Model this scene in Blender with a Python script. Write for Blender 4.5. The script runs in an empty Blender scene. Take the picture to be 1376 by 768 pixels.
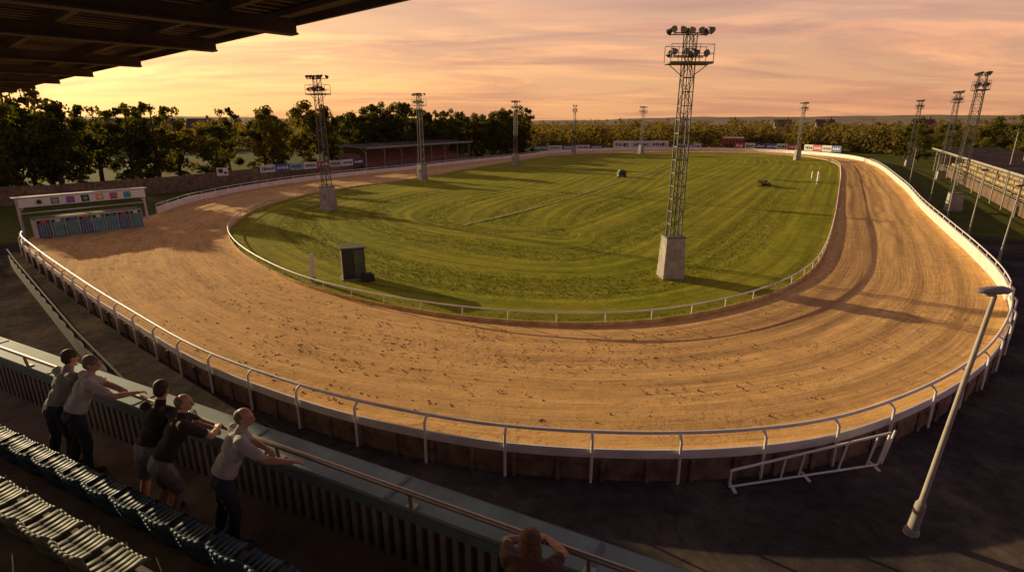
import bpy, math, random
import numpy as np
from mathutils import Vector, Matrix
random.seed(7); rng=np.random.default_rng(7)
scene=bpy.context.scene
scene.view_settings.view_transform='Standard'
scene.view_settings.look='None'
scene.view_settings.exposure=0
V=Vector
# ------------------------------------------------------------------ materials
def nmat(name):
    m=bpy.data.materials.new(name); m.use_nodes=True
    nt=m.node_tree; b=nt.nodes['Principled BSDF']
    return m,nt,b
def N(nt,t,**k):
    n=nt.nodes.new(t)
    for a,v in k.items(): setattr(n,a,v)
    return n
def ramp(nt,stops,fac=None,interp='LINEAR'):
    r=N(nt,'ShaderNodeValToRGB'); r.color_ramp.interpolation=interp
    el=r.color_ramp.elements
    while len(el)<len(stops): el.new(0.5)
    for e,(p,c) in zip(el,stops):
        e.position=p; e.color=(c[0],c[1],c[2],1) if not isinstance(c,(int,float)) else (c,c,c,1)
    if fac is not None: nt.links.new(fac,r.inputs[0])
    return r.outputs[0]
def noise(nt,vec,scale,detail=4,rough=.6,dist=0):
    n=N(nt,'ShaderNodeTexNoise'); n.inputs['Scale'].default_value=scale
    n.inputs['Detail'].default_value=detail; n.inputs['Roughness'].default_value=rough
    n.inputs['Distortion'].default_value=dist
    if vec is not None: nt.links.new(vec,n.inputs['Vector'])
    return n.outputs['Fac']
def mapping(nt,vec,scale=(1,1,1),loc=(0,0,0),rot=(0,0,0)):
    m=N(nt,'ShaderNodeMapping'); m.inputs['Scale'].default_value=scale
    m.inputs['Location'].default_value=loc; m.inputs['Rotation'].default_value=rot
    nt.links.new(vec,m.inputs['Vector']); return m.outputs[0]
def mixc(nt,f,a,b,mode='MIX'):
    m=N(nt,'ShaderNodeMix',data_type='RGBA',blend_type=mode)
    for s,v in ((0,f),(6,a),(7,b)):
        if isinstance(v,(int,float)): m.inputs[s].default_value=v
        elif isinstance(v,tuple): m.inputs[s].default_value=(v[0],v[1],v[2],1)
        else: nt.links.new(v,m.inputs[s])
    return m.outputs[2]
def mth(nt,op,a,b=0.0,c=0.0,clamp=False):
    m=N(nt,'ShaderNodeMath',operation=op); m.use_clamp=clamp
    for i,v in enumerate((a,b,c)):
        if isinstance(v,(int,float)): m.inputs[i].default_value=v
        else: nt.links.new(v,m.inputs[i])
    return m.outputs[0]
def bump(nt,b,h,strength=.5,dist=.02):
    n=N(nt,'ShaderNodeBump'); n.inputs['Strength'].default_value=strength
    n.inputs['Distance'].default_value=dist
    nt.links.new(h,n.inputs['Height']); nt.links.new(n.outputs[0],b.inputs['Normal'])
MC={}
def M(name,col,rough=.7,var=.25,scale=3,metal=0,bs=.2,fine=40,bd=.01):
    if name in MC: return MC[name]
    m,nt,b=nmat(name)
    tc=N(nt,'ShaderNodeTexCoord').outputs['Object']
    f=noise(nt,tc,scale,6,.65)
    dk=tuple(c*(1-var*1.3) for c in col); lt=tuple(min(1,c*(1+var*.7)) for c in col)
    c=ramp(nt,[(.3,dk),(.7,lt)],f)
    nt.links.new(c,b.inputs['Base Color'])
    b.inputs['Roughness'].default_value=rough; b.inputs['Metallic'].default_value=metal
    if bs>0: bump(nt,b,noise(nt,tc,fine,3),bs,bd)
    MC[name]=m; return m
# ------------------------------------------------------------------ mesh builder
class MB:
    def __init__(s): s.v=[];s.f=[];s.m=[];s.sm=[]
    def add(s,vs,fs,mi=0,smooth=False):
        o=len(s.v); s.v.extend([tuple(v) for v in vs])
        for f in fs: s.f.append(tuple(i+o for i in f)); s.m.append(mi); s.sm.append(smooth)
    def box(s,c,sz,mi=0,R=None,taper=1.0):
        x,y,z=sz[0]/2,sz[1]/2,sz[2]/2
        vs=[V((a*x*(taper if k>0 else 1),b*y*(taper if k>0 else 1),k*z)) for k in(-1,1) for b in(-1,1) for a in(-1,1)]
        if R is not None: vs=[R@v for v in vs]
        vs=[v+V(c) for v in vs]
        s.add(vs,[(0,2,3,1),(4,5,7,6),(0,1,5,4),(2,6,7,3),(0,4,6,2),(1,3,7,5)],mi)
    def tube(s,a,b,ra,rb=None,n=8,mi=0,cap=True):
        a=V(a);b=V(b); rb=ra if rb is None else rb
        d=(b-a); 
        if d.length<1e-6:return
        d.normalize(); u=d.orthogonal().normalized(); w=d.cross(u)
        vs=[]
        for p,r in((a,ra),(b,rb)):
            for i in range(n):
                t=2*math.pi*i/n; vs.append(p+u*math.cos(t)*r+w*math.sin(t)*r)
        fs=[(i,(i+1)%n,n+(i+1)%n,n+i) for i in range(n)]
        s.add(vs,fs,mi,n>5)
        if cap: s.add(vs,[tuple(range(n))[::-1],tuple(range(n,2*n))],mi)
    def sweep(s,pts,r,n=6,mi=0,closed=False):
        P=[V(p) for p in pts]; L=len(P); vs=[]
        for i,p in enumerate(P):
            if closed: d=P[(i+1)%L]-P[i-1]
            else: d=P[min(i+1,L-1)]-P[max(i-1,0)]
            d.normalize(); u=d.cross(V((0,0,1)))
            if u.length<1e-3:u=V((1,0,0))
            u.normalize(); w=u.cross(d)
            for k in range(n):
                t=2*math.pi*k/n; vs.append(p+u*math.cos(t)*r+w*math.sin(t)*r)
        fs=[]
        for i in range(L if closed else L-1):
            j=(i+1)%L
            for k in range(n): fs.append((i*n+k,i*n+(k+1)%n,j*n+(k+1)%n,j*n+k))
        s.add(vs,fs,mi,True)
    def wall(s,pts,z0,z1,th,mi=0,nrm=None,closed=False):
        P=[V((p[0],p[1],0)) for p in pts]; L=len(P); A=[]
        for i,p in enumerate(P):
            if closed: d=P[(i+1)%L]-P[i-1]
            else: d=P[min(i+1,L-1)]-P[max(i-1,0)]
            d.normalize(); u=V((d.y,-d.x,0)); A.append((p+u*th/2,p-u*th/2))
        vs=[]
        for a,b in A: vs+= [V((a.x,a.y,z0)),V((a.x,a.y,z1)),V((b.x,b.y,z1)),V((b.x,b.y,z0))]
        fs=[]
        for i in range(L if closed else L-1):
            j=(i+1)%L
            for k in range(4): fs.append((i*4+k,i*4+(k+1)%4,j*4+(k+1)%4,j*4+k))
        s.add(vs,fs,mi)
        if not closed: s.add(vs,[(0,1,2,3),tuple(x+4*(L-1) for x in(3,2,1,0))],mi)
    def obj(s,name,mats,loc=(0,0,0),rz=0,link=True):
        me=bpy.data.meshes.new(name); me.from_pydata(s.v,[],s.f)
        for m in mats: me.materials.append(m)
        me.polygons.foreach_set('material_index',s.m); me.polygons.foreach_set('use_smooth',s.sm)
        me.update()
        if not link: return me
        return place(name,me,loc,rz)
def place(name,me,loc=(0,0,0),rz=0,sc=1):
    o=bpy.data.objects.new(name,me); o.location=loc; o.rotation_euler=(0,0,rz)
    o.scale=(sc,sc,sc) if isinstance(sc,(int,float)) else sc
    scene.collection.objects.link(o); return o
def bigmesh(name,verts,faces4,mats,mi=None,smooth=False):
    me=bpy.data.meshes.new(name); nv=len(verts); nf=len(faces4); k=faces4.shape[1]
    me.vertices.add(nv); me.vertices.foreach_set('co',np.asarray(verts,dtype=np.float32).ravel())
    me.loops.add(nf*k); me.loops.foreach_set('vertex_index',np.asarray(faces4,dtype=np.int32).ravel())
    me.polygons.add(nf); me.polygons.foreach_set('loop_start',np.arange(0,nf*k,k,dtype=np.int32))
    for m in mats: me.materials.append(m)
    if mi is not None: me.polygons.foreach_set('material_index',np.asarray(mi,dtype=np.int32))
    if smooth: me.polygons.foreach_set('use_smooth',np.ones(nf,dtype=bool))
    me.update(calc_edges=True); me.validate(); return me
# ------------------------------------------------------------------ loops
def catmull(pts,closed=True,k=24):
    P=np.array(pts,float); n=len(P); out=[]
    for i in range(n if closed else n-1):
        if closed: p0,p1,p2,p3=P[i-1],P[i],P[(i+1)%n],P[(i+2)%n]
        else: p0,p1,p2,p3=P[max(i-1,0)],P[i],P[i+1],P[min(i+2,n-1)]
        for j in range(k):
            t=j/k; out.append(.5*((2*p1)+(-p0+p2)*t+(2*p0-5*p1+4*p2-p3)*t*t+(-p0+3*p1-3*p2+p3)*t**3))
    if not closed: out.append(P[-1])
    return np.array(out)
def resample(P,step=None,n=None,closed=True):
    Q=np.vstack([P,P[:1]]) if closed else P
    s=np.r_[0,np.cumsum(np.linalg.norm(np.diff(Q,axis=0),axis=1))]
    if n is None: n=max(2,int(round(s[-1]/step)))
    t=np.linspace(0,s[-1],n+1)[:-1] if closed else np.linspace(0,s[-1],n+1)
    return np.c_[np.interp(t,s,Q[:,0]),np.interp(t,s,Q[:,1])]
def offs(P,d,closed=True):
    T=np.roll(P,-1,0)-np.roll(P,1,0)
    if not closed: T[0]=P[1]-P[0]; T[-1]=P[-1]-P[-2]
    T/=np.linalg.norm(T,axis=1)[:,None]
    return P+np.c_[T[:,1],-T[:,0]]*d
def smoothloop(P,it=6):
    for _ in range(it): P=.25*np.roll(P,1,0)+.5*P+.25*np.roll(P,-1,0)
    return P
inner_pts=[(-15.1,78.8),(-20.1,70.5),(-23.2,62.5),(-24.2,53.9),(-23.1,46.6),(-21.3,41.0),(-17.9,35.2),(-13.8,30.1),(-10.0,26.4),(-6.4,24.0),(-2.8,22.3),(.4,21.4),(3.4,21.2),(6,21.6),(8.9,22.9),(12.2,25.1),(15.9,28.8),(19.7,34.1),(26.3,44.8),(37.9,64.5),(51.5,87.9),(63,109),(69,126),(69,139),(62,148),(50,151),(36,150),(22,146),(9,135),(.3,117),(-7.7,97.7)]
outer_pts=[(-33.3,37.5),(-28.9,33.1),(-20.1,25.4),(-14.7,20.9),(-10.2,17.3),(-6.5,15.0),(-3.9,13.7),(-.7,12.6),(2.1,12.2),(4.9,12.2),(7.7,12.7),(10.4,13.9),(13.4,15.7),(16.4,18.0),(20.3,21.8),(23.7,26.1),(27.4,32.2),(32.6,41.6),(38.9,53),(50,72.2),(69,108),(76.4,130.9),(73.2,151),(60,164),(38.5,166),(14.6,153.5),(2.1,132.5),(-11.5,109),(-18.6,95.5),(-26,83.2),(-31,70.5),(-32.8,58.2),(-31.6,47.5),(-34.2,41.5)]
inner=resample(smoothloop(resample(catmull(inner_pts),.5),10),.5)
outer0=resample(smoothloop(resample(catmull(outer_pts),.5),4),.5)
outer=offs(outer0,.45)
# ------------------------------------------------------------------ ground materials
def sand_mat():
    m,nt,b=nmat('sand')
    uv=N(nt,'ShaderNodeUVMap').outputs[0]; ob=N(nt,'ShaderNodeTexCoord').outputs['Object']
    sp=N(nt,'ShaderNodeSeparateXYZ'); nt.links.new(uv,sp.inputs[0]); u,v=sp.outputs[0],sp.outputs[1]
    so=N(nt,'ShaderNodeSeparateXYZ'); nt.links.new(ob,so.inputs[0]); ox,oy=so.outputs[0],so.outputs[1]
    wob=noise(nt,mapping(nt,uv,(.05,.12,1)),1,2)
    v2=mth(nt,'ADD',v,mth(nt,'MULTIPLY',wob,1.0))
    cb=N(nt,'ShaderNodeCombineXYZ'); nt.links.new(u,cb.inputs[0]); nt.links.new(v2,cb.inputs[1]); uvw=cb.outputs[0]
    st=noise(nt,mapping(nt,uvw,(.12,1.9,1)),1,5,.7)
    st2=noise(nt,mapping(nt,uvw,(.25,8,1)),1,4,.65)
    big=noise(nt,ob,.16,4,.6); md=noise(nt,ob,1.3,6,.75); fn=noise(nt,ob,20,4,.8); gr=noise(nt,ob,70,2,.7)
    c=ramp(nt,[(.25,(.74,.42,.145)),(.5,(.86,.515,.19)),(.75,(.95,.60,.245))],st)
    c=mixc(nt,ramp(nt,[(.35,0.0),(.7,.5)],big),c,(.82,.455,.15))
    msk=ramp(nt,[(.36,.3),(.60,.9)],noise(nt,ob,.35,4,.6))
    c=mixc(nt,msk,c,ramp(nt,[(.32,.66),(.66,1.12)],st2),'MULTIPLY')
    c=mixc(nt,.55,c,ramp(nt,[(.3,.65),(.65,1.15)],md),'MULTIPLY')
    c=mixc(nt,.65,c,ramp(nt,[(.28,.5),(.6,1.18)],fn),'MULTIPLY')
    c=mixc(nt,.45,c,ramp(nt,[(.3,.6),(.6,1.2)],gr),'MULTIPLY')
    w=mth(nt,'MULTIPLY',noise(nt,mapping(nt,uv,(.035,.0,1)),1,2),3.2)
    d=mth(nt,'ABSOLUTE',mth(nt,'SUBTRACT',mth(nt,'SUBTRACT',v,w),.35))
    shade_damp_lane=ramp(nt,[(.0,1.0),(.22,.9),(.42,0.0)],mth(nt,'MULTIPLY',d,.45))  # dark band by the inner rail: cast shadow painted into the sand, plus damp
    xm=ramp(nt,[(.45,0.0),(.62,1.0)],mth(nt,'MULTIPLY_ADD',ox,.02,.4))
    shade_damp_lane=mth(nt,'MULTIPLY',mth(nt,'MULTIPLY',shade_damp_lane,xm),ramp(nt,[(.3,.45),(.6,1.0)],md))
    c=mixc(nt,mth(nt,'MULTIPLY',shade_damp_lane,.62),c,(.24,.13,.065))
    w2=mth(nt,'MULTIPLY',noise(nt,mapping(nt,uv,(.06,.0,1),(9,0,0)),1,2),5)
    d2=mth(nt,'ABSOLUTE',mth(nt,'SUBTRACT',mth(nt,'SUBTRACT',v,w2),1.3))
    lane2=mth(nt,'MULTIPLY',ramp(nt,[(.0,1.0),(.3,0.0)],mth(nt,'MULTIPLY',d2,.8)),xm)
    c=mixc(nt,mth(nt,'MULTIPLY',lane2,.45),c,(.26,.15,.075))
    pm=ramp(nt,[(.3,1.0),(.62,.0)],mth(nt,'MULTIPLY_ADD',ox,.02,.62))
    sc=mth(nt,'MULTIPLY',ramp(nt,[(.50,0.0),(.62,.9)],noise(nt,mapping(nt,uvw,(.2,1.2,1)),1,6,.75)),pm)
    c=mixc(nt,mth(nt,'MULTIPLY',sc,.5),c,(.32,.18,.09))
    ch=mth(nt,'MULTIPLY',ramp(nt,[(.53,0.0),(.60,1.0)],noise(nt,ob,3.4,5,.75)),ramp(nt,[(.45,0.0),(.58,1.0)],noise(nt,mapping(nt,uvw,(.1,.4,1),(3,1,0)),1,3,.6)))
    c=mixc(nt,mth(nt,'MULTIPLY',ch,.55),c,(.34,.19,.09))
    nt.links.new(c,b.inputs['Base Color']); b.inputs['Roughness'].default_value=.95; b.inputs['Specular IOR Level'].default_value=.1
    h=mth(nt,'ADD',mth(nt,'MULTIPLY',st2,.9),mth(nt,'ADD',mth(nt,'MULTIPLY',md,.9),mth(nt,'MULTIPLY',fn,.4)))
    h=mth(nt,'SUBTRACT',h,mth(nt,'MULTIPLY',ch,.6))
    bump(nt,b,h,.55,.045)
    return m
def grass_mat(name,uvstripes=True,a=(.19,.21,.012),c2=(.34,.335,.022)):
    m,nt,b=nmat(name)
    ob=N(nt,'ShaderNodeTexCoord').outputs['Object']
    big=noise(nt,ob,.12,4,.6); md=noise(nt,ob,1.1,5,.65); fn=noise(nt,ob,14,4,.75)
    c=ramp(nt,[(.3,a),(.7,c2)],md)
    if uvstripes:
        c=mixc(nt,ramp(nt,[(.4,0.0),(.7,.65)],big),c,(.44,.365,.035))
        uv=N(nt,'ShaderNodeUVMap').outputs[0]
        sp=N(nt,'ShaderNodeSeparateXYZ'); nt.links.new(uv,sp.inputs[0])
        wb=noise(nt,ob,.3,2)
        s=mth(nt,'SINE',mth(nt,'ADD',mth(nt,'MULTIPLY',sp.outputs[1],4.2),mth(nt,'MULTIPLY',wb,4)))
        s2=noise(nt,mapping(nt,uv,(.05,2.5,1)),1,4,.6)
        c=mixc(nt,.5,c,ramp(nt,[(0,.68),(1,1.2)],mth(nt,'MULTIPLY_ADD',s,.5,.5)),'MULTIPLY')
        c=mixc(nt,.65,c,ramp(nt,[(.3,.5),(.7,1.35)],s2),'MULTIPLY')
    c=mixc(nt,.6,c,ramp(nt,[(.3,.5),(.65,1.35)],fn),'MULTIPLY')
    nt.links.new(c,b.inputs['Base Color']); b.inputs['Roughness'].default_value=.9
    b.inputs['Specular IOR Level'].default_value=.05
    bump(nt,b,mth(nt,'ADD',fn,mth(nt,'MULTIPLY',md,.3)),.35,.03)
    return m
def asphalt_mat():
    m,nt,b=nmat('asphalt')
    ob=N(nt,'ShaderNodeTexCoord').outputs['Object']
    big=noise(nt,ob,.35,5,.65,.4); fn=noise(nt,ob,55,3,.8); md=noise(nt,ob,3,6,.7)
    c=ramp(nt,[(.3,(.045,.039,.036)),(.5,(.078,.065,.056)),(.62,(.12,.096,.074)),(.75,(.17,.13,.095))],big)
    c=mixc(nt,.7,c,ramp(nt,[(.3,.45),(.7,1.4)],md),'MULTIPLY')
    c=mixc(nt,.5,c,ramp(nt,[(.3,.5),(.7,1.6)],fn),'MULTIPLY')
    vo=N(nt,'ShaderNodeTexVoronoi',feature='DISTANCE_TO_EDGE'); vo.inputs['Scale'].default_value=.2
    nd=N(nt,'ShaderNodeVectorMath',operation='ADD'); cn=N(nt,'ShaderNodeTexNoise'); cn.inputs['Scale'].default_value=1.2
    nt.links.new(ob,cn.inputs['Vector']); nt.links.new(ob,nd.inputs[0]); nt.links.new(cn.outputs['Color'],nd.inputs[1]); nt.links.new(nd.outputs[0],vo.inputs['Vector'])
    c=mixc(nt,ramp(nt,[(.0,.45),(.005,0.0)],vo.outputs['Distance']),c,(.02,.018,.017))
    nt.links.new(c,b.inputs['Base Color']); b.inputs['Specular IOR Level'].default_value=0
    b.inputs['Roughness'].default_value=1.0
    bump(nt,b,mth(nt,'ADD',fn,mth(nt,'MULTIPLY',md,.6)),.4,.015)
    return m
SAND=sand_mat(); GRASS=grass_mat('infield_turf'); FIELD=grass_mat('rough_grass',False,(.055,.07,.012),(.13,.135,.028)); ASPH=asphalt_mat()
WHITE=M('white_paint',(.82,.79,.74),.45,.16,1.2,bs=.08)
CONC=M('concrete',(.38,.35,.31),.85,.3,2.5,bs=.35)
STEEL=M('galvanised_steel',(.15,.15,.13),.55,.3,2,metal=.3,bs=.05)
DARKM=M('dark_metal',(.035,.035,.035),.5,.3,3,bs=.1)
TIMBER=M('weathered_timber',(.23,.155,.10),.85,.5,2.5,bs=.5,fine=14)
# ------------------------------------------------------------------ ground sheets
mb=MB(); R=6000
g=[-R,-900,-300,-120,-60,0,60,120,300,900,R]
mb.add([(x,y,-.5) for y in g for x in g],[(j*11+i,j*11+i+1,(j+1)*11+i+1,(j+1)*11+i) for j in range(10) for i in range(10)])
mb.obj('ground',[FIELD])
mb=MB()
pts=[(-75,34),(-44,37),(-35,40),(-28,38),(-20,40),(25,45),(36,43),(46,30),(70,10),(70,-25),(-75,-25)]
mb.add([(x,y,-.494) for x,y in pts[::-1]],[tuple(range(len(pts)))])
mb.obj('concourse_pavement',[ASPH])
# track ring
Nn=900; O=resample(outer,n=Nn); I0=resample(inner,n=4000)
d=((O[:,None,:]-I0[None])**2).sum(2); idx=d.argmin(1).astype(float)
idx=np.unwrap(idx/4000*2*np.pi)/(2*np.pi)*4000
for i in range(1,Nn): idx[i]=max(idx[i],idx[i-1]+.3)
for _ in range(40):
    e=np.r_[idx[-1]-4000,idx,idx[0]+4000]; idx=.25*e[:-2]+.5*e[1:-1]+.25*e[2:]
ii=np.mod(idx,4000); a=np.floor(ii).astype(int)%4000; t=(ii-np.floor(ii))[:,None]
Ip=I0[a]*(1-t)+I0[(a+1)%4000]*t
K=40; fr=np.linspace(0,1,K+1)
G=Ip[:,None,:]*(1-fr)[None,:,None]+O[:,None,:]*fr[None,:,None]
wid=np.linalg.norm(O-Ip,axis=1); ulen=np.r_[0,np.cumsum(np.linalg.norm(np.diff((Ip+O)/2,axis=0),axis=1))]
vx=G.reshape(-1,2)
vv=(fr[None,:]*wid[:,None]).ravel(); uu=np.repeat(ulen,K+1)
z=.018*np.sin(vv*3.1+np.sin(uu*.11)*1.5)+.012*np.sin(vv*7.3+uu*.05+np.sin(uu*.23))
z+=.05*np.exp(-((vv-np.repeat(wid,K+1))/.6)**2)
verts=np.c_[vx,z]
i,k=np.meshgrid(np.arange(Nn),np.arange(K),indexing='ij'); j=(i+1)%Nn
F=np.stack([i*(K+1)+k,i*(K+1)+k+1,j*(K+1)+k+1,j*(K+1)+k],-1).reshape(-1,4)
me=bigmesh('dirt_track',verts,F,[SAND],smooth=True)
uvl=me.uv_layers.new(name='UVMap'); li=np.empty(len(me.loops),np.int32); me.loops.foreach_get('vertex_index',li)
uvl.data.foreach_set('uv',np.c_[uu[li],vv[li]].astype(np.float32).ravel())
place('dirt_track',me)
# infield grass
A=np.array((4.,42.)); B=np.array((46.,126.)); AB=B-A
Q=resample(inner,n=600); tt=np.clip(((Q-A)@AB)/(AB@AB),0,1)
for _ in range(8): tt=.25*np.roll(tt,1)+.5*tt+.25*np.roll(tt,-1)
C=A+tt[:,None]*AB; K2=24; fr=np.linspace(0,1,K2+1)
G=Q[:,None,:]*(1-fr)[None,:,None]+C[:,None,:]*fr[None,:,None]
di=np.linalg.norm(Q-C,axis=1); vv2=(fr[None]*di[:,None]).ravel(); uu2=np.repeat(np.arange(600)*.6,K2+1)
gz=.035+.03*np.sin(vv2*.9)*np.minimum(1,vv2)+.0*uu2
verts=np.c_[G.reshape(-1,2),gz]
i,k=np.meshgrid(np.arange(600),np.arange(K2),indexing='ij'); j=(i+1)%600
F=np.stack([i*(K2+1)+k,j*(K2+1)+k,j*(K2+1)+k+1,i*(K2+1)+k+1],-1).reshape(-1,4)
me=bigmesh('infield_grass',verts,F,[GRASS],smooth=True)
uvl=me.uv_layers.new(name='UVMap'); li=np.empty(len(me.loops),np.int32); me.loops.foreach_get('vertex_index',li)
uvl.data.foreach_set('uv',np.c_[uu2[li],vv2[li]].astype(np.float32).ravel())
place('infield_grass',me)
mb=MB(); 
wp=resample(catmull([(-3.8,43.8),(4,56),(15.5,78),(26.2,97.7)],False),1.0,closed=False)
vs=[]
for q_,p in enumerate(wp):
    ww_=.12+.08*rng.random(); t_=(wp[min(q_+1,len(wp)-1)]-wp[max(q_-1,0)]); t_/=np.linalg.norm(t_); nn_=np.array((t_[1],-t_[0]))
    a_=p+nn_*ww_; b_=p-nn_*ww_; vs+=[(a_[0],a_[1],.085),(b_[0],b_[1],.085)]
mb.add(vs,[(2*i,2*i+2,2*i+3,2*i+1) for i in range(len(wp)-1)])
mb.obj('worn_path',[M('worn_earth',(.38,.31,.10),.9,.5,2)])
def inside(P,poly):
    x,y=P[:,0],P[:,1]; r=np.zeros(len(P),bool); n=len(poly); j=n-1
    for i in range(n):
        xi,yi=poly[i];xj,yj=poly[j]
        c=((yi>y)!=(yj>y))&(x<(xj-xi)*(y-yi)/(yj-yi+1e-12)+xi); r^=c; j=i
    return r
pp=np.c_[rng.uniform(-24,34,120000),21+45*rng.random(120000)**1.6]
pp=pp[inside(pp,inner[::4])]
n=len(pp); ang=rng.uniform(0,2*np.pi,n); hh=rng.uniform(.01,.05,n); ww=rng.uniform(.015,.04,n); ln=rng.normal(0,.03,(n,2))
dx=np.c_[np.cos(ang),np.sin(ang)]*ww[:,None]
a0=np.c_[pp-dx,np.full(n,.02)]; a1=np.c_[pp+dx,np.full(n,.02)]; a2=np.c_[pp+ln,.05+hh]
verts=np.stack([a0,a1,a2],1).reshape(-1,3); F=np.arange(3*n).reshape(-1,3)
place('grass_tufts',bigmesh('grass_tufts',verts,F,[M('tuft_green',(.25,.255,.02),.9,.5,.5,bs=0),],None))
# dirt clods
def clods(n,pos,smin,smax):
    base=np.array([(1,0,0),(-1,0,0),(0,1,0),(0,-1,0),(0,0,.7),(0,0,-.5)],float)
    f=np.array([(0,2,4),(2,1,4),(1,3,4),(3,0,4),(2,0,5),(1,2,5),(3,1,5),(0,3,5)])
    s=smin+(smax-smin)*rng.random(n)**2.0; an=rng.uniform(0,6.28,n)
    vs=base[None]*s[:,None,None]*rng.uniform(.6,1.3,(n,6,3))
    c,si=np.cos(an)[:,None],np.sin(an)[:,None]
    x=vs[...,0]*c-vs[...,1]*si; y=vs[...,0]*si+vs[...,1]*c
    vs=np.stack([x+pos[:,0:1],y+pos[:,1:2],vs[...,2]*.7+.01],-1)
    return vs.reshape(-1,3),(f[None]+6*np.arange(n)[:,None,None]).reshape(-1,3)
cp=[]
for (cx,cy,sx,sy,n) in [(-5.5,19.5,4.5,1.8,1000),(1,17.5,5,1.6,650),(7,18,4,1.8,350),(-12,25,4,3,450),(-20,32,4,4,260),(16,24,4,3,150),(-1,15,8,1.2,250),(-25,40,4,6,150)]:
    cc=np.c_[rng.normal(cx,sx,n//5),rng.normal(cy,sy,n//5)]
    k=rng.integers(0,len(cc),n); cp.append(cc[k]+rng.normal(0,.4,(n,2)))
cp=np.vstack(cp); cp=cp[inside(cp,outer[::4])&~inside(cp,inner[::4])]
v_,f_=clods(len(cp),cp,.012,.062)
place('dirt_clods',bigmesh('dirt_clods',v_,f_,[M('clod_earth',(.38,.22,.10),.95,.4,6)]))
# ------------------------------------------------------------------ rails and walls
def near_idx(P,q): return int(((P-np.array(q))**2).sum(1).argmin())
def seg(P,a,b):
    i,j=near_idx(P,a),near_idx(P,b)
    return P[i:j+1] if j>=i else np.vstack([P[i:],P[:j+1]])
ir=resample(offs(inner,.12),2.0); irf=resample(offs(inner,.12),.6)
mb=MB()
mb.sweep([(p[0],p[1],.56) for p in irf],.035,6,0,True)
mb.wall([tuple(p) for p in irf],-.02,.17,.05,1,closed=True)
for p in ir: mb.tube((p[0],p[1],-.05),(p[0],p[1],.56),.028,n=6,mi=0)
mb.obj('inner_running_rail',[WHITE,M('yellowed_board',(.65,.46,.17),.7,.4,1.5)])
NR=seg(outer,(-33.3,37.5),(22.5,24.2)); 
nrf=resample(NR,.4,closed=False); kick=offs(nrf,.05,False)
mb=MB()
mb.wall([tuple(p) for p in kick],.14,.38,.05,0)
for zz,zt,oo in((-.5,-.29,.0),(-.285,-.08,.012),(-.075,.135,.004)): mb.wall([tuple(p) for p in offs(nrf,.03+oo,False)],zz,zt,.06,1)
posts=resample(offs(nrf,.14,False),2.15,closed=False); rail=offs(nrf,-.02,False)
T=np.gradient(posts,axis=0); T/=np.linalg.norm(T,axis=1)[:,None]; nrm=np.c_[T[:,1],-T[:,0]]
mb.sweep([(p[0],p[1],.80) for p in rail],.045,8,0)
for p,nn in zip(posts,nrm):
    q=p+nn*.03; r=p-nn*.16
    mb.sweep([(q[0],q[1],-.5),(q[0],q[1],.1),(q[0],q[1],.5),(q[0]*.9+p[0]*.1,q[1]*.9+p[1]*.1,.66),((q[0]+r[0])/2,(q[1]+r[1])/2,.77),(r[0],r[1],.80)],.036,8,0)
for p in resample(offs(nrf,.09,False),1.1,closed=False): mb.box((p[0],p[1],-.2),(.1,.1,.6),1)
mb.obj('outer_track_rail',[WHITE,TIMBER])
RW=resample(seg(outer,(22.5,24.2),(71,112)),.8,closed=False)
mb=MB(); mb.wall([tuple(p) for p in RW],-.5,.72,.12,0); mb.sweep([(p[0],p[1],.98) for p in RW],.035,6,0)
for p in resample(RW,2.4,closed=False): mb.tube((p[0],p[1],.7),(p[0],p[1],.98),.03,n=6)
for p in resample(offs(RW,.1,False),2.4,closed=False): mb.box((p[0],p[1],.1),(.12,.12,1.2),0)
mb.obj('trackside_wall',[WHITE])
FW=resample(seg(outer,(71,112),(8,143)),1,closed=False)
mb=MB(); mb.wall([tuple(p) for p in FW],-.5,.8,.12,0); mb.obj('trackside_wall',[WHITE])
LW=resample(seg(outer,(8,143),(-31.0,50)),.8,closed=False)
mb=MB(); mb.wall([tuple(p) for p in LW],-.5,.62,.12,0); mb.sweep([(p[0],p[1],.9) for p in LW],.035,6,0)
for p in resample(LW,2.4,closed=False): mb.tube((p[0],p[1],.6),(p[0],p[1],.9),.03,n=6)
mb.obj('trackside_wall',[WHITE])
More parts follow.
